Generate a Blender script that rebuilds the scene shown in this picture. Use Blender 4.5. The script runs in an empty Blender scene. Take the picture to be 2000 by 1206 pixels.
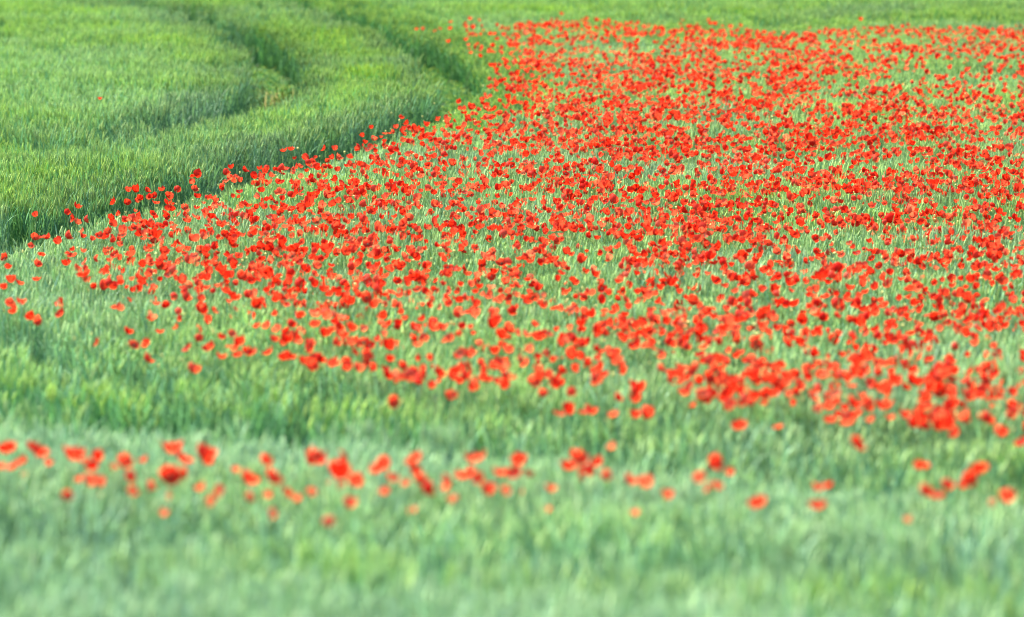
import bpy, math, random
import numpy as np
from mathutils import Vector, Matrix, Euler

# ------------------------------------------------------------------ camera, sky, sun, exposure
sc = bpy.context.scene
C = sc.collection
FPX = 7596.0                      # focal length in pixels of a 2000 px wide frame
PITCH = math.atan(396 / FPX)      # the lens looks slightly down into the shallow valley
CANOPY = 0.62                     # height of the wheat ears over the soil
CAMZ = CANOPY + 1.755

cd = bpy.data.cameras.new('camera'); cam = bpy.data.objects.new('camera', cd); C.objects.link(cam)
cam.location = (0, 0, CAMZ); cam.rotation_euler = (math.pi / 2 - PITCH, 0, 0)
cd.sensor_width = 36; cd.lens = 36 * FPX / 2000
cd.clip_start = 0.5; cd.clip_end = 3000
cd.dof.use_dof = True; cd.dof.focus_distance = 30.5; cd.dof.aperture_fstop = 1.95
sc.camera = cam

SUN_EL, SUN_AZ = math.radians(56), math.radians(48)      # azimuth: from the view direction towards the left
sund = Vector((-math.sin(SUN_AZ) * math.cos(SUN_EL), math.cos(SUN_AZ) * math.cos(SUN_EL), math.sin(SUN_EL)))
w = bpy.data.worlds.new('World'); sc.world = w; w.use_nodes = True
nt = w.node_tree
sky = nt.nodes.new('ShaderNodeTexSky'); sky.sky_type = 'NISHITA'; sky.sun_disc = False
sky.sun_elevation = SUN_EL; sky.sun_rotation = -SUN_AZ
nt.links.new(sky.outputs[0], nt.nodes['Background'].inputs[0]); nt.nodes['Background'].inputs[1].default_value = 0.115
sl = bpy.data.lights.new('sun', 'SUN'); sun = bpy.data.objects.new('sun', sl); C.objects.link(sun)
sl.energy = 5.0; sl.angle = math.radians(0.6); sl.color = (1.0, 0.94, 0.80)
sun.rotation_euler = sund.to_track_quat('Z', 'Y').to_euler(); sun.location = (-30, 30, 60)
sc.view_settings.view_transform = 'Standard'; sc.view_settings.look = 'None'
sc.view_settings.gamma = 1; sc.view_settings.use_curve_mapping = False
sc.view_settings.exposure = 1.87
sc.cycles.max_bounces = 5; sc.cycles.diffuse_bounces = 3; sc.cycles.glossy_bounces = 1; sc.cycles.transmission_bounces = 3
sc.cycles.use_denoising = True; sc.cycles.filter_width = 1.1

rng = np.random.default_rng(7); random.seed(7)

# ------------------------------------------------------------------ terrain: flat near field, then a hillside of about five degrees
def vnoise(x, y, s, seed=0):
    x = np.asarray(x, float) / s + 1000; y = np.asarray(y, float) / s + 1000
    xi = np.floor(x).astype(np.int64); yi = np.floor(y).astype(np.int64)
    fx = x - xi; fy = y - yi; fx = fx * fx * (3 - 2 * fx); fy = fy * fy * (3 - 2 * fy)
    def h(a, b):
        n = (a * 374761393 + b * 668265263 + seed * 974634777) & 0x7fffffff
        n = ((n ^ (n >> 13)) * 1274126177) & 0x7fffffff
        return ((n ^ (n >> 16)) & 0xffff) / 65535.0
    return (h(xi, yi) * (1 - fx) + h(xi + 1, yi) * fx) * (1 - fy) + (h(xi, yi + 1) * (1 - fx) + h(xi + 1, yi + 1) * fx) * fy

def ground(x, y):
    x = np.asarray(x, float); y = np.asarray(y, float)
    hill = 0.0929 * y - 2.061
    k = 1.3
    z = np.logaddexp(0, k * 2 * np.minimum(hill, 60) / 2) / k      # smooth max(0, hill)
    z = np.where(y > 90, np.minimum(z, 6.3 + (y - 90) * 0.02), z)
    return z + 0.05 * (vnoise(x, y, 3.1, 5) - .5) + 0.10 * (vnoise(x, y, 11, 6) - .5)

def ray(px, py):
    u = (np.asarray(px, float) - 1000) / FPX; v = (603 - np.asarray(py, float)) / FPX
    cp, sp = math.cos(PITCH), math.sin(PITCH)
    return u, cp + v * sp, -sp + v * cp

def at(px, py, h=0.0):
    """Points whose ray from the lens meets the sheet h metres over the ears' height."""
    dx, dy, dz = ray(px, py)
    px = np.asarray(px, float)
    lo = np.full(px.shape, 6.0); hi = np.full(px.shape, 140.0)
    for _ in range(40):
        m = (lo + hi) / 2
        above = CAMZ + m * dz > ground(m * dx, m * dy) + CANOPY + h
        lo = np.where(above, m, lo); hi = np.where(above, hi, m)
    return lo * dx, lo * dy, CAMZ + lo * dz

def project(x, y, z):
    cp, sp = math.cos(PITCH), math.sin(PITCH)
    zz = z - CAMZ
    d = y * cp - zz * sp; v = y * sp + zz * cp
    return 1000 + FPX * x / d, 603 - FPX * v / d, d

# ------------------------------------------------------------------ materials
def mat(name):
    m = bpy.data.materials.new(name); m.use_nodes = True
    n = m.node_tree.nodes; n.clear()
    return m, n, m.node_tree.links

def leaf_shader(n, l, col, trans_col, tfac, gloss, rough):
    d = n.new('ShaderNodeBsdfDiffuse'); t = n.new('ShaderNodeBsdfTranslucent'); g = n.new('ShaderNodeBsdfGlossy')
    mx = n.new('ShaderNodeMixShader'); mx.inputs[0].default_value = tfac
    mg = n.new('ShaderNodeMixShader'); mg.inputs[0].default_value = gloss
    g.inputs['Roughness'].default_value = rough; g.inputs['Color'].default_value = (.9, .95, .9, 1)
    l.new(col, d.inputs[0]); l.new(trans_col, t.inputs[0])
    l.new(d.outputs[0], mx.inputs[1]); l.new(t.outputs[0], mx.inputs[2])
    l.new(mx.outputs[0], mg.inputs[1]); l.new(g.outputs[0], mg.inputs[2])
    o = n.new('ShaderNodeOutputMaterial'); l.new(mg.outputs[0], o.inputs[0])

def mixcol(n, l, fac, a, b):
    m = n.new('ShaderNodeMix'); m.data_type = 'RGBA'
    if isinstance(fac, float): m.inputs[0].default_value = fac
    else: l.new(fac, m.inputs[0])
    for v, i in ((a, 6), (b, 7)):
        if isinstance(v, tuple): m.inputs[i].default_value = (*v, 1)
        else: l.new(v, m.inputs[i])
    return m.outputs[2]

def attr(n, name, kind='INSTANCER'):
    a = n.new('ShaderNodeAttribute'); a.attribute_type = kind; a.attribute_name = name
    return a.outputs['Fac']

def mul(n, l, a, b):
    m = n.new('ShaderNodeMath'); m.operation = 'MULTIPLY'
    for v, i in ((a, 0), (b, 1)):
        if isinstance(v, float): m.inputs[i].default_value = v
        else: l.new(v, m.inputs[i])
    return m.outputs[0]

def scale_col(n, l, col, f):
    m = n.new('ShaderNodeVectorMath'); m.operation = 'SCALE'
    l.new(col, m.inputs[0])
    if isinstance(f, float): m.inputs['Scale'].default_value = f
    else: l.new(f, m.inputs['Scale'])
    return m.outputs[0]

def wheat_mat(name, blue, yellow, tfac):
    """Crop green that runs from glaucous blue-green to yellow-green over the field (a colour of the crop itself); val also holds painted track-side shade."""
    m, n, l = mat(name)
    hue = attr(n, 'hue'); val = attr(n, 'val')
    blade = attr(n, 'blade', 'GEOMETRY')
    c = mixcol(n, l, hue, blue, yellow)
    mr = n.new('ShaderNodeMapRange'); l.new(blade, mr.inputs[0])
    mr.inputs[3].default_value = 0.55; mr.inputs[4].default_value = 1.40
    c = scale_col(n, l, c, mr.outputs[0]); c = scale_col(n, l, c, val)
    t = mixcol(n, l, 0.45, c, (.18, .40, .05))
    leaf_shader(n, l, c, t, tfac, 0.015, 0.55)
    return m

MAT_LEAF = wheat_mat('wheat_leaf', (.265, .420, .280), (.062, .295, .058), 0.25)
MAT_EAR = wheat_mat('wheat_ear', (.345, .485, .250), (.365, .520, .035), 0.22)

def poppy_mat(name, base, trans, pale, pale_t, tfac):
    m, n, l = mat(name)
    ad = n.new('ShaderNodeMath'); ad.operation = 'ADD'
    l.new(attr(n, 'tint', 'GEOMETRY'), ad.inputs[0]); l.new(attr(n, 'tint', 'OBJECT'), ad.inputs[1])
    f = ad.outputs[0]
    tc = n.new('ShaderNodeTexCoord'); nz = n.new('ShaderNodeTexNoise'); nz.inputs['Scale'].default_value = 6
    l.new(tc.outputs['Object'], nz.inputs['Vector'])
    b = mixcol(n, l, f, base, pale); t = mixcol(n, l, f, trans, pale_t)
    mr = n.new('ShaderNodeMapRange'); l.new(nz.outputs[0], mr.inputs[0]); mr.inputs[3].default_value = .8; mr.inputs[4].default_value = 1.15
    b = scale_col(n, l, b, mr.outputs[0])
    leaf_shader(n, l, b, t, tfac, 0.004, 0.5)
    return m

MAT_PETAL = poppy_mat('poppy_petal', (.57, .014, .008), (.64, .025, .007), (.66, .20, .13), (.74, .22, .09), 0.50)

def plain_mat(name, a, b, scale, rough=.8):
    m, n, l = mat(name)
    tc = n.new('ShaderNodeTexCoord'); nz = n.new('ShaderNodeTexNoise'); nz.inputs['Scale'].default_value = scale; nz.inputs['Detail'].default_value = 6
    l.new(tc.outputs['Object'], nz.inputs['Vector'])
    p = n.new('ShaderNodeBsdfPrincipled'); p.inputs['Roughness'].default_value = rough
    l.new(mixcol(n, l, nz.outputs[0], a, b), p.inputs['Base Color'])
    bm = n.new('ShaderNodeBump'); bm.inputs['Strength'].default_value = .5; l.new(nz.outputs[0], bm.inputs['Height']); l.new(bm.outputs[0], p.inputs['Normal'])
    o = n.new('ShaderNodeOutputMaterial'); l.new(p.outputs[0], o.inputs[0])
    return m

MAT_STEM = plain_mat('poppy_stem', (.16, .26, .06), (.24, .34, .10), 30)
MAT_CENTRE = plain_mat('poppy_centre', (.012, .010, .014), (.10, .13, .05), 60)
MAT_POD = plain_mat('poppy_pod', (.50, .48, .12), (.66, .58, .20), 40)
MAT_DRY = plain_mat('dry_weed', (.24, .21, .035), (.33, .27, .05), 8)
def soil_mat():
    m, n, l = mat('field_soil')
    g = n.new('ShaderNodeNewGeometry'); sx = n.new('ShaderNodeSeparateXYZ'); l.new(g.outputs['Position'], sx.inputs[0])
    mr = n.new('ShaderNodeMapRange'); l.new(sx.outputs['Y'], mr.inputs[0]); mr.inputs[1].default_value = 66; mr.inputs[2].default_value = 80
    nz = n.new('ShaderNodeTexNoise'); nz.inputs['Scale'].default_value = 9; nz.inputs['Detail'].default_value = 8; l.new(g.outputs['Position'], nz.inputs['Vector'])
    soil = mixcol(n, l, nz.outputs[0], (.030, .028, .018), (.035, .055, .02))
    crop = mixcol(n, l, nz.outputs[0], (.10, .20, .06), (.16, .28, .09))
    p = n.new('ShaderNodeBsdfPrincipled'); p.inputs['Roughness'].default_value = .95
    l.new(mixcol(n, l, mr.outputs[0], soil, crop), p.inputs['Base Color'])
    bm = n.new('ShaderNodeBump'); bm.inputs['Distance'].default_value = .05; l.new(nz.outputs[0], bm.inputs['Height']); l.new(bm.outputs[0], p.inputs['Normal'])
    o = n.new('ShaderNodeOutputMaterial'); l.new(p.outputs[0], o.inputs[0])
    return m
MAT_SOIL = soil_mat()

# ------------------------------------------------------------------ mesh helpers
def mesh(name, V, F, mats, midx=None, smooth=True, fattr=None):
    me = bpy.data.meshes.new(name)
    me.from_pydata([tuple(v) for v in V], [], [tuple(f) for f in F])
    for m in mats: me.materials.append(m)
    if midx is not None: me.polygons.foreach_set('material_index', np.asarray(midx, np.int32))
    if smooth: me.polygons.foreach_set('use_smooth', np.ones(len(me.polygons), bool))
    if fattr:
        for k, vals in fattr.items():
            a = me.attributes.new(k, 'FLOAT', 'POINT'); a.data.foreach_set('value', np.asarray(vals, np.float32))
    me.update()
    return me

def link(name, me, parent=None):
    o = bpy.data.objects.new(name, me); C.objects.link(o)
    if parent: o.parent = parent
    return o

class MB:
    def __init__(s): s.V = []; s.F = []; s.M = []; s.A = []
    def add(s, V, F, m=0, a=0.0):
        b = len(s.V); s.V += [tuple(v) for v in V]; s.F += [tuple(i + b for i in f) for f in F]; s.M += [m] * len(F)
        s.A += [a] * len(V) if np.isscalar(a) else list(a)
    def tube(s, pts, rad, sides=4, m=0, a=0.0, cap=False):
        pts = [Vector(p) for p in pts]; V = []
        for i, p in enumerate(pts):
            t = (pts[min(i + 1, len(pts) - 1)] - pts[max(i - 1, 0)]).normalized()
            x = t.orthogonal().normalized() if abs(t.z) < .9 else Vector((1, 0, 0)); x = (x - t * x.dot(t)).normalized(); y = t.cross(x)
            r = rad[i] if not np.isscalar(rad) else rad
            for k in range(sides):
                q = 2 * math.pi * k / sides; V.append(p + x * (r * math.cos(q)) + y * (r * math.sin(q)))
        F = [(i * sides + k, i * sides + (k + 1) % sides, (i + 1) * sides + (k + 1) % sides, (i + 1) * sides + k) for i in range(len(pts) - 1) for k in range(sides)]
        if cap: F.append(tuple(range((len(pts) - 1) * sides, len(pts) * sides)))
        s.add(V, F, m, a)
    def blade(s, base, az, elev0, elev1, length, width, segs, m=0, a=0.0, roll=0.0):
        p = Vector(base); V = []
        side = Vector((-math.sin(az + roll), math.cos(az + roll), 0))
        for i in range(segs + 1):
            f = i / segs
            wd = width * (min(1, .55 + 1.3 * f) if f < .4 else max(0.04, (1 - ((f - .4) / .6) ** 1.6)))
            V += [p - side * wd / 2, p + side * wd / 2]
            e = elev0 + (elev1 - elev0) * f ** 1.5
            p = p + Vector((math.cos(az) * math.cos(e), math.sin(az) * math.cos(e), math.sin(e))) * (length / segs)
        s.add(V, [(2 * i, 2 * i + 1, 2 * i + 3, 2 * i + 2) for i in range(segs)], m, a)

# ------------------------------------------------------------------ the ground
xs = np.concatenate([np.linspace(-600, -20, 30)[:-1], np.linspace(-20, 20, 81), np.linspace(20, 600, 30)[1:]])
ys = np.concatenate([np.linspace(-300, 0, 16)[:-1], np.linspace(0, 90, 181), np.linspace(90, 1500, 50)[1:]])
X, Y = np.meshgrid(xs, ys); Z = ground(X, Y)
nx = len(xs)
V = np.stack([X.ravel(), Y.ravel(), Z.ravel()], 1)
F = [(j * nx + i, j * nx + i + 1, (j + 1) * nx + i + 1, (j + 1) * nx + i) for j in range(len(ys) - 1) for i in range(nx - 1)]
g = link('ground', mesh('ground', V, F, [MAT_SOIL])); g['kind'] = 'structure'; g['label'] = 'brown soil of the rolling field under the crop'; g['category'] = 'ground'

# ------------------------------------------------------------------ wheel tracks through the crop (centre lines on the ground)
TR = {
 'outer': ([(440, -60), (560, 5), (640, 24), (700, 44), (780, 76), (850, 116), (885, 152), (888, 186), (850, 214), (760, 250), (640, 288), (520, 322), (400, 354), (300, 382), (200, 412), (100, 436), (0, 462), (-160, 505)], .35),
 'inner': ([(90, -60), (250, 8), (330, 24), (400, 44), (470, 72), (520, 104), (545, 138), (536, 170), (490, 198), (420, 222), (330, 244), (200, 268), (0, 300), (-150, 330)], .31),
 'a': ([(-150, 625), (0, 672), (110, 703), (240, 728), (370, 752), (550, 768), (750, 790), (950, 805), (1180, 822), (1400, 835), (1560, 842), (1800, 856), (2200, 880)], .28),
 'b': ([(-150, 770), (0, 790), (150, 803), (330, 820), (500, 834), (750, 848), (950, 860), (1110, 870), (1300, 888), (1500, 908), (1700, 930), (2200, 975)], .34),
 'c': ([(-200, 1022), (0, 1040), (300, 1058), (600, 1072), (1000, 1084), (1400, 1097), (1700, 1112), (2200, 1130)], .32),
 'top': ([(1180, -20), (1300, 8), (1380, 24), (1440, 38), (1500, 52), (1560, 60), (1640, 52), (1750, 40), (1900, 30)], .2),
}
tracks = {}
for k, (pp, wd) in TR.items():
    pp = np.array(pp, float)
    x, y, z = at(pp[:, 0], pp[:, 1], -.08)
    P = np.stack([x, y], 1); dens = []
    for i in range(len(P) - 1):
        p0, p1, p2, p3 = P[max(i - 1, 0)], P[i], P[i + 1], P[min(i + 2, len(P) - 1)]
        for t in np.linspace(0, 1, 10, endpoint=False):
            dens.append(.5 * ((2 * p1) + (p2 - p0) * t + (2 * p0 - 5 * p1 + 4 * p2 - p3) * t * t + (3 * p1 - p0 - 3 * p2 + p3) * t ** 3))
    dens.append(P[-1]); tracks[k] = (np.array(dens), wd)

def track_dist(x, y, k):
    P, wd = tracks[k]
    best = np.full(x.shape, 1e9)
    for i in range(len(P) - 1):
        a, b = P[i], P[i + 1]; ab = b - a; L = ab @ ab + 1e-9
        t = np.clip(((x - a[0]) * ab[0] + (y - a[1]) * ab[1]) / L, 0, 1)
        best = np.minimum(best, np.hypot(x - a[0] - t * ab[0], y - a[1] - t * ab[1]))
    return best

def in_poly(px, py, poly):
    inside = np.zeros(px.shape, bool); n = len(poly)
    for i in range(n):
        (x0, y0), (x1, y1) = poly[i], poly[(i + 1) % n]
        c = ((y0 > py) != (y1 > py)) & (px < (x1 - x0) * (py - y0) / ((y1 - y0) or 1e-9) + x0)
        inside ^= c
    return inside

# ------------------------------------------------------------------ wheat: tuft shapes, then tens of thousands of tufts on the field
def wheat_tuft(seed, awns):
    r = random.Random(seed); mb = MB()
    for k in range(12):
        a0 = r.random() * 6.283; rr = .085 * math.sqrt(r.random())
        bx, by = rr * math.cos(a0), rr * math.sin(a0)
        h = CANOPY * r.uniform(.84, 1.06); la = r.random() * 6.283; ln = abs(r.gauss(0, .055))
        tip = Vector((bx + math.cos(la) * ln * h, by + math.sin(la) * ln * h, h - .065))
        mid = Vector((bx + math.cos(la) * ln * h * .3, by + math.sin(la) * ln * h * .3, h * .5))
        sh = r.random()
        mb.tube([(bx, by, 0), mid, tip], [.0028, .0024, .0018], 3, 0, sh * .6 + .4)
        # the ear: flattened, notched, leaning on
        ea = la + r.uniform(-.4, .4); el = math.radians(r.uniform(62, 90)); d = Vector((math.cos(ea) * math.cos(el), math.sin(ea) * math.cos(el), math.sin(el)))
        L = r.uniform(.06, .085); pts = [tip + d * (L * f) for f in (0, .18, .4, .62, .84, 1)]
        mb.tube(pts, [.002, .0062, .0072, .0066, .0048, .001], 4, 1, r.uniform(.25, 1))
        if awns:
            for q in range(5):
                b = tip + d * (L * r.uniform(.3, 1)); aa = r.random() * 6.283; sp = r.uniform(.1, .4)
                e = b + (d + Vector((math.cos(aa), math.sin(aa), 0)) * sp).normalized() * r.uniform(.04, .065)
                s = Vector((math.cos(aa + 1.57), math.sin(aa + 1.57), 0)) * .0011
                mb.add([b - s, b + s, e], [(0, 1, 2)], 1, r.uniform(.6, 1))
        # three leaves, the flag leaf highest
        for f, ll in ((.34, .20), (.56, .22), (.80, .19)):
            p = Vector((bx, by, 0)).lerp(mid, f * 2) if f < .5 else mid.lerp(tip, (f - .5) * 2)
            az = r.random() * 6.283
            e0 = math.radians(r.uniform(66, 84)); e1 = math.radians(r.choice((r.uniform(-20, 40), r.uniform(40, 78), r.uniform(50, 80))))
            mb.blade(p, az, e0, e1, ll * r.uniform(.75, 1.2), r.uniform(.007, .012), 4, 0, r.random(), r.uniform(-.8, .8))
    return mesh('wheat_tuft', mb.V, mb.F, [MAT_LEAF, MAT_EAR], mb.M, True, {'blade': mb.A})

tufts = bpy.data.collections.new('wheat_tufts')
NT = 14
for i in range(NT):
    tufts.objects.link(bpy.data.objects.new('wheat_tuft_%02d' % i, wheat_tuft(100 + i, i >= 4)))

def scatter_group(name, coll):
    ng = bpy.data.node_groups.new(name, 'GeometryNodeTree')
    ng.interface.new_socket('Geometry', in_out='INPUT', socket_type='NodeSocketGeometry')
    ng.interface.new_socket('Geometry', in_out='OUTPUT', socket_type='NodeSocketGeometry')
    n, l = ng.nodes, ng.links
    gi = n.new('NodeGroupInput'); go = n.new('NodeGroupOutput')
    mp = n.new('GeometryNodeMeshToPoints'); ci = n.new('GeometryNodeCollectionInfo'); ip = n.new('GeometryNodeInstanceOnPoints')
    ci.inputs['Collection'].default_value = coll; ci.inputs['Separate Children'].default_value = True; ci.inputs['Reset Children'].default_value = True
    ip.inputs['Pick Instance'].default_value = True
    def na(nm, t):
        a = n.new('GeometryNodeInputNamedAttribute'); a.data_type = t; a.inputs['Name'].default_value = nm; return a.outputs['Attribute']
    l.new(gi.outputs[0], mp.inputs[0]); l.new(mp.outputs[0], ip.inputs['Points']); l.new(ci.outputs[0], ip.inputs['Instance'])
    l.new(na('variant', 'INT'), ip.inputs['Instance Index'])
    er = n.new('FunctionNodeEulerToRotation'); l.new(na('rot', 'FLOAT_VECTOR'), er.inputs[0]); l.new(er.outputs[0], ip.inputs['Rotation'])
    l.new(na('size', 'FLOAT_VECTOR'), ip.inputs['Scale'])
    l.new(ip.outputs[0], go.inputs[0])
    return ng
NG_WHEAT = scatter_group('wheat_scatter', tufts)

def scatter(name, P, rot, size, variant, hue, val, ng):
    me = bpy.data.meshes.new(name); me.vertices.add(len(P)); me.vertices.foreach_set('co', np.asarray(P, np.float32).ravel())
    for nm, t, v, key in (('rot', 'FLOAT_VECTOR', rot, 'vector'), ('size', 'FLOAT_VECTOR', size, 'vector'), ('variant', 'INT', variant, 'value'), ('hue', 'FLOAT', hue, 'value'), ('val', 'FLOAT', val, 'value')):
        a = me.attributes.new(nm, t, 'POINT'); a.data.foreach_set(key, np.asarray(v, np.int32 if t == 'INT' else np.float32).ravel())
    for m in (MAT_LEAF, MAT_EAR): me.materials.append(m)
    o = link(name, me); o['kind'] = 'stuff'
    md = o.modifiers.new('scatter', 'NODES'); md.node_group = ng
    return o

SP = .168
gx, gy = np.meshgrid(np.arange(-14, 14, SP), np.arange(9.5, 74, SP))
wx = gx.ravel() + rng.uniform(-.5, .5, gx.size) * SP; wy = gy.ravel() + rng.uniform(-.5, .5, gx.size) * SP
keep = np.abs(wx) < wy * .1316 * 1.10 + 1.3
wx, wy = wx[keep], wy[keep]; wz = ground(wx, wy)
px, py, pd = project(wx, wy, wz + CANOPY)
N = len(wx)
hgt = 1 + .14 * (vnoise(wx, wy, .9, 11) - .5) + .16 * (vnoise(wx, wy, .3, 12) - .5) + rng.normal(0, .03, N)
thin = np.zeros(N); near_track = np.zeros(N); DT = {}
for k in tracks:
    dtr = track_dist(wx, wy, k); DT[k] = dtr; wd = tracks[k][1]
    e = wd + .07 * (vnoise(wx, wy, .4, 21) - .5) + .06 * (vnoise(wx, wy, .15, 22) - .5)
    fade = 1.0
    if k == 'inner': fade = np.where(py > 205, np.clip((px + 60) / 420, .25, 1), 1.15)
    if k == 'outer': fade = np.where(py > 160, 1 - .40 * np.clip((px - 760) / 100, 0, 1), 1.15)
    if k == 'top': fade = np.clip(1 - np.abs(px - 1470) / 330, 0, 1)
    thin = np.maximum(thin, np.where(dtr < e * fade, 1.0, 0))
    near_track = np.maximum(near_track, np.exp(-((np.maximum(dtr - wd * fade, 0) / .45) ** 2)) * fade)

# where the crop is glaucous, where it is yellow-green
inside_outer = in_poly(px, py, [p for p in TR['outer'][0]] + [(-400, 520), (-400, -200), (440, -200)])
inside_inner = in_poly(px, py, [p for p in TR['inner'][0]] + [(-400, 360), (-400, -200), (90, -200)])
n1 = vnoise(wx, wy, 1.7, 31); n2 = vnoise(wx, wy, .55, 32); n3 = vnoise(wx, wy, 5, 33)
hue = np.where(py < 260, .31 + .15 * np.clip((260 - py) / 160, 0, 1), .31)
hue = np.where(inside_outer, .78, hue)
hue = np.where(inside_outer & (py > 180) & (py < 420), .62, hue)
hue = np.where(inside_inner, .62, hue)
pale = np.exp(-((px - 120) / 260) ** 2 - ((py - 165) / 60) ** 2)
hue -= .22 * pale * inside_inner
hue = np.where(~inside_outer & (py < 60 + 25 * np.sin(px / 170)), .66, hue)
band = np.clip(1 - np.abs((py - (745 + px * .05)) / 75), 0, 1)
hue = np.maximum(hue, np.minimum(.50, .44 * np.minimum(1, band * 1.3) * (.6 + .8 * n2)) * (~inside_outer) * (py > 600))
cb = np.clip(1 - np.abs(py - (1065 + px * .04)) / 34, 0, 1); hue = np.maximum(hue, .62 * cb)
near_side = in_poly(px, py, [p for p in TR['b'][0]] + [(2600, 2000), (-600, 2000)])
between = in_poly(px, py, [p for p in TR['a'][0]] + TR['b'][0][::-1])
hue = np.where(near_side, np.where(py > 1020 + .04 * px, np.maximum(.03, .45 * cb), .03), hue)
hue += .40 * (n1 - .5) + .30 * (n2 - .5)
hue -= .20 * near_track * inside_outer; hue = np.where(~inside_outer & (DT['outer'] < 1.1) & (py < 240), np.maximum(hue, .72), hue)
hue = np.clip(hue, 0, 1)
val = 1 + .22 * (n2 - .5) + .18 * (n3 - .5) + rng.normal(0, .07, N)
val = np.where(near_side, 1 + .5 * (val - 1), val)
val += .10 * pale * inside_inner
val = np.where(inside_outer, val * .88, val); val = np.where(~inside_outer & (py < 70), val * .86, val); val = np.where(between, val * .97, val); val = np.where(near_side & (cb < .3), val * 1.06, val)
val -= .22 * near_track * (~near_side & inside_outer)  # shade of the track walls, painted as darker tufts beside the ruts
hgt = np.where(near_side, 1 + .6 * (hgt - 1), hgt)
def lip(k, w_): return np.exp(-(np.maximum(DT[k] - tracks[k][1], 0) / w_) ** 2)
hgt = hgt * (1 - .16 * lip('outer', .6) * ~inside_outer - .12 * lip('inner', .5) * (inside_outer & ~inside_inner) - .12 * lip('b', .7) * near_side)
gap = np.zeros(N)
for k in ('a', 'b', 'c', 'inner'):
    gap = np.maximum(gap, np.exp(-(np.maximum(DT[k] - tracks[k][1], 0) / .55) ** 2))
gap = np.maximum(gap, .8 * between); gap = np.maximum(gap, 1.1 * np.exp(-(np.maximum(DT['a'] - .24, 0) / .6) ** 2))
val = np.where(~inside_outer & (DT['outer'] < .95) & (py < 200), val * .80, val)  # painted shade: outer wall of the upper track leg made darker
keepw = (thin < .5) & ~((rng.random(N) < .9) & (vnoise(wx, wy, .34, 71) < .34 * gap * np.where(near_side, .5, 1)))

# wheat grows a little thinner where the poppies crowd it
zone = np.where(near_side, 2, np.where(inside_outer, 0, 1))
rot = np.stack([rng.normal(0, .05, N), rng.normal(0, .04, N) + .03, rng.uniform(0, 6.283, N)], 1)
lean = .08 * (vnoise(wx, wy, 1.3, 41) - .45)
rot[:, 1] += lean; rot[:, 0] += .07 * (vnoise(wx, wy, 1.1, 42) - .5)
hs = hgt * np.where(zone == 0, 1.05, 1.0)
size = np.stack([np.ones(N) * 1.05, np.ones(N) * 1.05, hs], 1)
variant = np.where(hue + rng.normal(0, .15, N) > .45, rng.integers(4, NT, N), rng.integers(0, 9, N))
info = [('wheat_stand', 'tall yellow-green wheat stand enclosed by the curving wheel tracks', 'wheat'),
        ('wheat_among_poppies', 'blue-green wheat growing between and around the drift of poppies', 'wheat'),
        ('blurred_wheat', 'pale blurred wheat in front of the sparse strip of poppies', 'wheat')]
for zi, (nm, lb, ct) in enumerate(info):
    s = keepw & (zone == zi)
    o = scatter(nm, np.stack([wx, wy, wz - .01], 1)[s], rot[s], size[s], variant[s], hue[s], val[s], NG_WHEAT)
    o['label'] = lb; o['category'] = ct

# low, crushed regrowth in the wheel ruts
rs = (thin > .5) & (rng.random(N) < .9)
o = scatter('rut_regrowth', np.stack([wx, wy, wz - .01], 1)[rs], rot[rs] + rng.normal(0, .25, (rs.sum(), 3)), np.stack([np.full(rs.sum(), 1.0), np.full(rs.sum(), 1.0), rng.uniform(.12, .34, rs.sum())], 1), rng.integers(0, 4, rs.sum()), np.clip(hue[rs] + .1, 0, 1), np.full(rs.sum(), .65), NG_WHEAT)
o['label'] = 'short crushed green regrowth lining the wheel ruts'; o['category'] = 'regrowth'

# ------------------------------------------------------------------ poppy shapes
def petal(seed, phi, R, amax, width, rho_k, wav, nu=6, nv=5):
    """One crumpled petal of a bowl: unit flower diameter, axis +Z, foot at the origin."""
    r = random.Random(seed); ph = r.random() * 6.283; ph2 = r.random() * 6.283; fr = r.uniform(2.0, 3.4)
    V = []
    for j in range(nv + 1):
        t = j / nv
        for i in range(nu + 1):
            s = 2 * i / nu - 1
            tt = t * (1 - .13 * s * s + .04 * math.sin(fr * 2 * s + ph))
            al = tt * amax
            rr = R * math.sin(al) / math.sin(min(amax, math.pi / 2)); zz = rho_k * R * (1 - math.cos(al))
            w = width * (math.sin(math.pi * min(.06 + .62 * t ** .8, .68)) ** .7)
            an = phi + s * w
            rip = wav * t * t * (math.sin(fr * 3 * s + ph) + .5 * math.sin(fr * 5 * s + ph2))
            rr += rip * .5 * R
            V.append((rr * math.cos(an), rr * math.sin(an), zz + rip * R * .8))
    F = [(j * (nu + 1) + i, j * (nu + 1) + i + 1, (j + 1) * (nu + 1) + i + 1, (j + 1) * (nu + 1) + i) for j in range(nv) for i in range(nu)]
    return V, F

SHAPES = [  # word, cup angle, rho factor, petal width, ripple
 ('wide-open', 1.25, 1.05, 1.05, .12), ('bowl-shaped', 1.45, 1.3, 1.05, .10), ('cup-shaped', 1.75, 1.3, 1.0, .09), ('shallow-open', 1.1, .80, 1.1, .16),
 ('crumpled', 1.4, 1.2, .95, .22), ('half-closed', 2.0, 1.45, .95, .08), ('ragged', 1.3, 1.05, .85, .24), ('rounded', 1.55, 1.3, 1.12, .08)]
def flower(k, lo=False):
    word, amax, rk, wd, wav = SHAPES[k]; r = random.Random(500 + k); out = []
    n = (4, 3) if lo else (7, 6)
    for i in range(4):
        ph = i * math.pi / 2 + r.uniform(-.15, .15); inner = i % 2
        V, F = petal(700 + k * 10 + i, ph, .5 * (.92 if inner else 1) * r.uniform(.9, 1.06), amax * r.uniform(.9, 1.1) * (1.06 if inner else 1), wd, rk, wav, *n)
        out.append((V, F))
    return out
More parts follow.
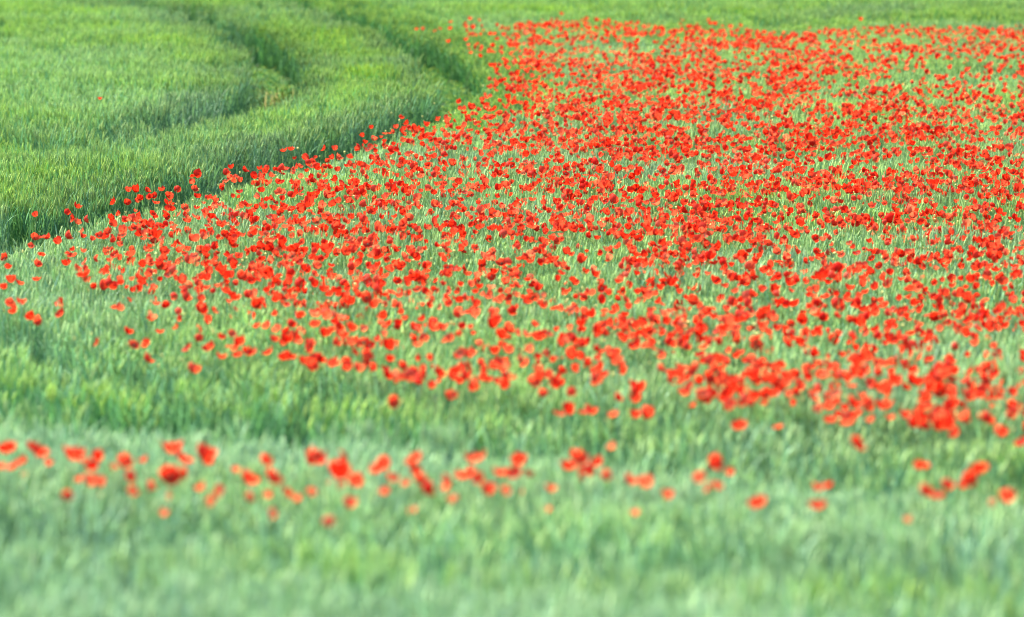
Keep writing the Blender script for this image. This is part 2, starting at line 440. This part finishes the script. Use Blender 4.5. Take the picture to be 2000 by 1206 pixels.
def centre_mesh(lo=False):
    mb = MB()
    mb.tube([(0, 0, .02), (0, 0, .07), (0, 0, .14), (0, 0, .18)], [.03, .07, .08, .05], 6, 0, 0, True)
    for i in range(5 if lo else 14):
        a = i * 2.399; q = .10 + .05 * ((i * 7) % 5) / 5; z = .12 + .05 * ((i * 3) % 4) / 4
        d = Vector((math.cos(a), math.sin(a), 0)); s = Vector((-d.y, d.x, 0)) * .02
        mb.add([d * .03 + Vector((0, 0, .03)), d * q + s + Vector((0, 0, z)), d * q - s + Vector((0, 0, z + .03))], [(0, 1, 2)])
    return mb
def stem_pts(seed, H=1.0):
    r = random.Random(seed); a = r.random() * 6.283; b = r.uniform(.02, .07)
    return [(math.cos(a) * b * math.sin(math.pi * t) , math.sin(a) * b * math.sin(math.pi * t), H * t) for t in (0, .25, .5, .75, .93, 1)]

PET = [[mesh('petal', V, F, [MAT_PETAL]) for V, F in flower(k)] for k in range(8)]
cm = centre_mesh(); CENTRE = mesh('flower_centre', cm.V, cm.F, [MAT_CENTRE])
STEM = []
for i in range(5):
    mb = MB(); mb.tube(stem_pts(i), [.0026, .0024, .0022, .002, .0018, .0018], 5); STEM.append(mesh('stem', mb.V, mb.F, [MAT_STEM]))

# ------------------------------------------------------------------ where the poppies stand
# (x, y, width in px of the 2000 px photograph, paleness, height over the ears)
STRIP = [(17,871,34,0,1),(29,903,32,0,1),(1,911,14,.5,0),(64,868,34,0,1),(76,880,32,.1,1),(50,896,16,.3,0),(94,903,18,.2,0),(44,930,13,.6,-1),(145,886,42,.1,1),(165,893,26,.1,1),(195,894,34,0,1),(182,908,26,0,0),(160,930,28,.1,0),(131,962,24,.3,0),(178,943,22,.4,0),(194,945,16,.4,0),(193,968,13,.6,-1),(219,911,16,.4,0),(246,899,30,.15,1),(261,933,20,.2,0),(258,958,24,.3,0),(283,896,16,.2,0),(283,950,16,.5,-1),(338,873,46,.15,1),(355,890,36,.1,1),(331,921,40,.05,1),(350,921,22,.1,0),(396,886,36,.1,1),(403,897,24,0,0),(394,950,22,.3,0),(460,916,18,.4,0),(483,933,36,.1,1),(419,968,20,.5,-1),(412,980,14,.5,-1),(439,955,18,.6,-1),(481,968,22,.5,0),(337,968,12,.7,-1),(321,1002,13,.7,-1),
(519,899,24,.15,1),(530,926,34,.1,1),(540,936,22,0,0),(558,955,26,.1,0),(613,886,46,.1,1),(601,898,22,0,0),(628,899,24,0,0),(678,889,34,.1,1),(665,921,38,0,1),(702,938,28,.2,0),(636,940,18,.5,-1),(663,950,16,.6,-1),(527,965,22,.5,-1),(582,973,16,.5,-1),(609,960,20,.6,-1),(683,983,24,.4,0),(631,1014,20,.6,0),(530,1002,18,.7,-1),(742,909,32,.05,1),(756,901,26,.2,1),(764,930,26,.4,0),(756,957,22,.35,0),(815,891,34,.2,1),(813,921,24,.2,0),(818,931,26,.1,0),(825,948,28,.05,0),(796,941,18,.6,-1),(808,995,18,.7,-1),(928,889,38,.25,1),(912,920,40,0,1),(880,935,32,.3,0),(936,930,28,.15,0),(886,977,24,.8,-1),(951,960,24,.2,0),(990,957,20,.4,0),(978,918,30,.05,1),
(1015,898,34,.05,1),(1005,916,30,.05,0),(1032,925,18,.3,0),(1125,889,34,.1,1),(1108,906,32,0,1),(1130,916,32,0,0),(1173,899,24,0,1),(1160,918,22,.15,0),(1184,926,24,.4,0),(1072,952,22,.35,0),(1069,994,16,.6,-1),(1024,962,18,.6,-1),(1227,938,24,.45,0),(1266,943,28,.45,0),(1305,967,22,.3,0),(1242,1000,14,.6,-1),(1389,900,32,.05,1),(1426,921,20,.2,0),(1367,931,26,.55,0),(1386,945,24,.35,0),(1399,948,16,.35,0),(1483,977,34,.1,1),(1199,871,16,.9,0),
(1668,859,34,.05,2),(1798,903,30,.05,1),(1909,911,34,0,2),(1896,931,30,.05,1),(1879,948,14,.1,0),(1614,945,24,.05,1),(1593,951,20,.4,0),(1596,982,32,.1,1),(1800,953,30,.1,1),(1832,962,28,.1,1),(1847,945,24,.15,0),(1966,970,28,.15,1),(1929,977,20,.9,-1),(1774,1014,14,.8,-1)]
EDGE = [(71,419),(150,402),(129,414),(145,421),(150,431),(164,426),(224,389),(85,459),(66,460),(96,461),(60,479),(117,470),(11,498),(80,494),(72,515),(15,520),(71,543),(22,546),(10,560),(37,550),(19,590),(42,589),(21,597),(132,495),(128,513),(125,590),
(30,604),(70,623),(62,617),(120,609),(191,663),(260,669),(289,665),(284,697),(375,720),(412,675),(432,695),(450,672),(431,655),(465,690),(482,684),(367,675),(472,666),(246,645),(310,645),
(526,684),(559,695),(594,706),(622,696),(607,714),(701,719),(654,707),(684,714),(672,701),(751,716),(757,733),(784,714),(799,720),(803,736),(831,724),(857,725),(842,752),(774,780),(872,770),(882,768),(890,725),(898,742),(925,750),(947,737),(990,750),
(1090,802),(1112,803),(1140,800),(1148,800),(1199,807),(1262,811),(1055,762),(1044,744),(1445,827),(1241,810),(1520,830),(1621,815),(1648,822),(1776,825),(1803,829),(1828,829),(1853,829),(1870,839),(1924,815),(1998,827),(1997,857),
(814,56),(826,56),(849,59),(879,42),(880,54),(859,55),(876,80),(915,93),(920,102),(937,109),(910,77),(917,37),(936,40),(910,45),(967,159),(986,155),(959,168),(969,135),(896,198),(899,208),(944,194),(877,220),(784,228),(797,238),(727,248),(832,241),(775,247),(751,259),(710,264),(554,292),(569,289),(635,286),(655,290),(856,229),(869,227),(195,192),
(1097,27),(1144,36),(1086,36),(1076,38),(1059,38),(1332,37),(1382,40),(1444,49),(1189,40),(1180,40),(1232,42),(1162,40),(1680,38),(1772,48),(1984,50),(1740,50),(1951,52),(1611,57),(1581,55),(1532,62),(1910,54),(1812,55),(1670,54),
(344,367),(316,369),(285,370),(267,372),(251,371),(374,351),(380,354),(389,342),(379,340),(437,336),(450,325),(454,351),(435,362),(475,329)]
OUT = [(905,42),(960,50),(1000,46),(1080,40),(1150,38),(1250,46),(1300,50),(1400,45),(1470,58),(1530,66),(1600,58),(1720,52),(1850,52),(2000,50),(2150,50),(2150,860),(2000,850),(1900,836),(1760,826),(1640,818),(1580,803),(1500,798),(1400,793),(1300,783),(1180,773),(1080,763),(1000,748),(900,752),(850,743),(760,736),(700,718),(600,703),(500,688),(400,678),(340,640),(250,612),(175,578),(145,545),(145,500),(112,472),(130,440),(210,417),(250,390),(380,364),(450,342),(550,310),(640,301),(720,271),(780,249),(900,216),(965,172),(955,150),(960,105),(915,90)]
# share of the view that is red, in cells of 100 x 75 px (tenths)
COV = np.array([
 [0,0,0,0,0,0,0,0,.3,1.4,2.6,2.6,2.6,2.2,2.2,2.2,2.0,2.4,2.6,2.6],
 [0,0,0,0,0,0,0,0,.1,1.2,3,3,3,3.6,2.9,3,2.1,2.7,2.6,3],
 [0,0,0,0,0,0,0,0,.5,2.6,4,4,5,4.6,4,4.6,2.8,3.8,3.6,3.7],
 [0,0,0,0,0,.8,1.4,2.4,3.4,4.6,5,5,4.6,4.6,4.2,4.2,4.6,4.6,4.6,3.7],
 [0,0,0,1.2,2.2,3.5,4,4,4,4.5,4.6,4.6,4,4,4.6,4.5,4.5,4,3.6,4],
 [0,.6,2,2.5,3,2.6,3,3.5,3.5,3.5,4,4.5,4,4.5,3.5,3,3,4,3,3.5],
 [.2,1.6,3,2.5,2.5,3.4,2.6,3,2.6,2.5,3,1.4,3,3.5,2.5,2.5,3,3,3.5,3],
 [.5,1.3,2.8,2.5,2.1,3,3,3,2.5,2.5,2.5,1.8,3,2.5,2.5,3,3,3,2.5,3],
 [.1,.4,1.6,2.5,3,2.2,2.5,3,3,2.5,2.6,3.6,4,4.5,5,4,2,3.4,3,3.5],
 [0,0,.3,.6,1.0,.9,1.4,2.0,2.5,2.5,2.5,2.5,1.5,2,3,3,4.5,3,4.5,3.5],
 [0,0,0,0,0,0,0,.1,.5,.9,1.0,.9,1.8,1.6,2.6,2.0,3.2,3.0,4.4,3.6],
 [0,0,0,0,0,0,0,0,0,0,0,0,0,0,.1,.3,.5,.8,1.2,1.2]])

def head_px(y):            # usual width of a flower, in px of the photograph, by its row
    x_, y_, z_ = at(np.array([1000.0]), np.array([float(y)])); return .054 * FPX / y_[0]
HP = np.array([head_px(y) for y in range(0, 1210, 10)])

pop = []      # px, py, diameter m, paleness, over ears, strip?
for (x, y, s, pl, lv) in STRIP:
    d = at(np.array([float(x)]), np.array([float(y)]))[1][0]
    pop.append((x, y, min(.088, max(.042, s * 1.08 * d / FPX)), pl, {2: .16, 1: .07, 0: .025, -1: -.042}[lv] + rng.uniform(-.01, .02), 1))
for (x, y) in EDGE: pop.append((x, y, rng.uniform(.050, .070), max(0, rng.normal(.08, .12)), rng.uniform(.01, .06), 0))
for r_ in range(12):
    for c_ in range(-1, 22):
        cov = COV[r_, min(max(c_, 0), 19)] / 10 * (1.35 if r_ < 2 else 1)
        if c_ < 0 or c_ > 19: cov *= .8
        if cov <= .03: continue
        sz = np.interp(r_ * 75 + 37, np.arange(0, 1210, 10), HP)
        n = -math.log(1 - cov) * 7500 / (.47 * sz * sz)
        cand = rng.poisson(n * 4.4 * (1.15 if c_ < 6 and r_ > 4 else 1))
        cx = rng.uniform(c_ * 100, c_ * 100 + 100, cand); cy = rng.uniform(r_ * 75, r_ * 75 + 75, cand)
        ok = in_poly(cx, cy, OUT)
        gx_, gy_, _ = at(cx, cy)
        cl = .62 * vnoise(gx_, gy_, .55, 61) + .38 * vnoise(gx_, gy_, 1.6, 62)           # poppies grow in clumps
        pk = np.clip((cl - .10) * 1.25, 0.10, 1.0)
        ok &= rng.random(cand) < pk * .80
        for x, y in zip(cx[ok], cy[ok]):
            small = rng.random() < .22
            pop.append((x, y, rng.uniform(.036, .05) if small else float(np.clip(rng.normal(.0545, .010), .036, .085)), float(np.clip(rng.normal(.10, .15), 0, 1)) if rng.random() > .05 else rng.uniform(.4, .8), rng.normal(.042, .048), 0))
A = np.array(pop, float)
A[A[:, 0] == 195, 2] = .046
drop = .30 * A[:, 2] * FPX / at(A[:, 0], A[:, 1], A[:, 4])[1]          # the bowl opens upwards from the stem's tip
hx, hy, hz = at(A[:, 0], A[:, 1] + drop, A[:, 4])
gz = ground(hx, hy)
shape = rng.choice(8, len(A), p=[.18, .17, .10, .15, .15, .03, .12, .10]); shape[A[:, 2] < .05] = rng.choice([2, 5, 1, 4], (A[:, 2] < .05).sum())
tilt = np.clip(np.abs(rng.normal(.70, .42, len(A))), .05, 1.7); taz = rng.uniform(0, 6.283, len(A)); spin = rng.uniform(0, 6.283, len(A))
wpx = A[:, 2] * FPX / hy
inview = (A[:, 0] > -8) & (A[:, 0] < 2008)
order = np.argsort(-(wpx + 1000 * A[:, 5]) * inview)
single = np.zeros(len(A), bool); single[order[:299]] = True
LONE = int(np.nonzero((A[:, 0] == 195) & (A[:, 1] == 192))[0][0]); single[LONE] = True

# ------------------------------------------------------------------ the poppies that show largest: one thing each
used = set()
ONES = 'zero one two three four five six seven eight nine ten eleven twelve thirteen fourteen fifteen sixteen seventeen eighteen nineteen'.split()
TENS = 'x x twenty thirty forty fifty sixty seventy eighty ninety'.split()
def words(v):
    v = int(round(v))
    return 'a hundred' if v >= 100 else ONES[v] if v < 20 else TENS[v // 10] + ('-' + ONES[v % 10] if v % 10 else '')
SIDE = ['away from the lens', 'towards the lens']
def tone(p): return 'deep red' if p < .08 else 'scarlet' if p < .22 else 'orange-red' if p < .45 else 'pale salmon' if p < .75 else 'faded yellowish'
for i in np.argsort(A[:, 0] + 10000 * (1 - A[:, 5])):
    if not single[i]: continue
    H = hz[i] - gz[i]
    root = bpy.data.objects.new('poppy', None); C.objects.link(root); root.empty_display_size = .05
    root.location = (hx[i], hy[i], gz[i])
    M = Matrix.Translation((0, 0, H)) @ Matrix.Rotation(taz[i], 4, 'Z') @ Matrix.Rotation(tilt[i], 4, 'Y') @ Matrix.Rotation(spin[i], 4, 'Z')
    st = link('stem', STEM[i % 5], root); st.scale = (1, 1, H + .004); st.rotation_euler = (0, 0, spin[i])
    c = link('flower_centre', CENTRE, root); c.matrix_local = M @ Matrix.Scale(A[i, 2], 4)
    where = 'sparse near strip' if A[i, 5] else 'drift'
    for q in range(8):
        lb = f'{SHAPES[(shape[i] + q) % 8][0]} {tone(A[i, 3])} poppy in the {where}, {words(A[i, 0] / 20)} percent across, {words(A[i, 1] / 12.06)} percent down'
        if lb not in used: break
    shape[i] = (shape[i] + q) % 8
    if i == LONE: lb = 'lone tiny red poppy in the green wheat inside the inner track bend'
    for pm in PET[shape[i]]:
        p = link('petal', pm, root); p.matrix_local = M @ Matrix.Scale(A[i, 2], 4); p['tint'] = float(A[i, 3])
    used.add(lb)
    root['label'] = lb; root['category'] = 'poppy'; root['group'] = 'poppies standing in the sparse near strip' if A[i, 5] else 'larger poppies of the drift'

# ------------------------------------------------------------------ the thousands behind them: one mass of real flowers
def mass(name, items, protos):
    """items: list of (prototype index, 4x4 matrix, tint); protos: (V, F, material index)"""
    Vs, Fs, Ms, Ts = [], [], [], []; b = 0
    PV = [(np.array(v, float), np.array([list(f) + ([f[-1]] if len(f) == 3 else []) for f in F_]) if False else F_, m) for v, F_, m in protos]
    for k, M, t in items:
        v, f, m = PV[k]; M = np.array(M)
        Vs.append(v @ M[:3, :3].T + M[:3, 3]); Fs += [tuple(q + b for q in ff) for ff in f]; Ms += m; Ts.append(np.full(len(v), t)); b += len(v)
    return np.concatenate(Vs), Fs, Ms, np.concatenate(Ts)

protos = []
for k in range(8):
    mb = MB()
    for V, F in flower(k, True): mb.add(V, F, 0)
    c = centre_mesh(True); mb.add(c.V, c.F, 1)
    protos.append((mb.V, mb.F, mb.M))
for i in range(4):
    mb = MB(); mb.tube([stem_pts(i)[q] for q in (0, 2, 4, 5)], .0022, 3, 2); protos.append((mb.V, mb.F, mb.M))
items = []
for i in np.nonzero(~single)[0]:
    H = hz[i] - gz[i]
    M = Matrix.Translation((hx[i], hy[i], hz[i])) @ Matrix.Rotation(taz[i], 4, 'Z') @ Matrix.Rotation(tilt[i], 4, 'Y') @ Matrix.Rotation(spin[i], 4, 'Z') @ Matrix.Scale(A[i, 2], 4)
    items.append((int(shape[i]), M, A[i, 3]))
    S = Matrix.Translation((hx[i], hy[i], gz[i])) @ Matrix.Rotation(spin[i], 4, 'Z') @ Matrix.Diagonal((1, 1, H, 1))
    items.append((8 + i % 4, S, 0))
V, F, M_, T = mass('poppy_drift', items, protos)
o = link('poppy_drift', mesh('poppy_drift', V, F, [MAT_PETAL, MAT_CENTRE, MAT_STEM], M_, True, {'tint': T}))
o['kind'] = 'stuff'; o['label'] = 'dense drift of small red poppies spreading over the hillside wheat'; o['category'] = 'poppies'

# seed pods and nodding buds between the flowers
mb = MB(); mb.tube([(0, 0, 0), (0, 0, .35), (0, 0, .85), (0, 0, 1.0), (0, 0, 1.04)], [.12, .32, .42, .46, .1], 6, 0); pod = (mb.V, mb.F, mb.M)
pi_ = rng.choice(np.nonzero(A[:, 5] == 0)[0], 3400)
bx = A[pi_, 0] + rng.normal(0, 22, 3400); by = A[pi_, 1] + rng.normal(0, 12, 3400); bh = rng.normal(.015, .035, 3400)
bX, bY, bZ = at(bx, by, bh); bg = ground(bX, bY)
items = []
for i in range(3400):
    s = rng.uniform(.013, .021)
    items.append((0, Matrix.Translation((bX[i], bY[i], bZ[i])) @ Euler((rng.normal(0, .3), rng.normal(0, .3), 0)).to_matrix().to_4x4() @ Matrix.Scale(s, 4), 0))
    items.append((1, Matrix.Translation((bX[i], bY[i], bg[i])) @ Matrix.Diagonal((1, 1, bZ[i] - bg[i], 1)), 0))
st_ = MB(); st_.tube([stem_pts(2)[q] for q in (0, 2, 4, 5)], .0018, 3, 1)
V, F, M_, T = mass('poppy_pods', items, [pod, (st_.V, st_.F, st_.M)])
o = link('poppy_seed_pods', mesh('poppy_seed_pods', V, F, [MAT_POD, MAT_STEM], M_)); o['kind'] = 'stuff'
o['label'] = 'pale yellow-green poppy seed pods dotted between the red flowers'; o['category'] = 'seed pods'

# ------------------------------------------------------------------ ochre weed in the bend of the inner track
mb = MB(); r = random.Random(3)
for k in range(42):
    a = r.random() * 6.283; q = .22 * math.sqrt(r.random())
    mb.blade((q * math.cos(a), q * math.sin(a), 0), r.random() * 6.283, math.radians(r.uniform(60, 88)), math.radians(r.uniform(-10, 60)), r.uniform(.30, .55), r.uniform(.010, .018), 4, 0, 0, r.uniform(-.6, .6))
wx_, wy_, wz_ = at(np.array([548.0]), np.array([152.0]), -.15)
weed = bpy.data.objects.new('dry_weed', None); C.objects.link(weed); weed.location = (wx_[0], wy_[0], float(ground(wx_, wy_)[0]) - .01)
fo = link('foliage', mesh('foliage', mb.V, mb.F, [MAT_DRY], mb.M), weed); fo['kind'] = 'stuff'
weed['label'] = 'ochre dry weed tuft in the bend of the inner wheel track'; weed['category'] = 'weed'
print('poppies', len(A), 'tufts', int(keepw.sum()))
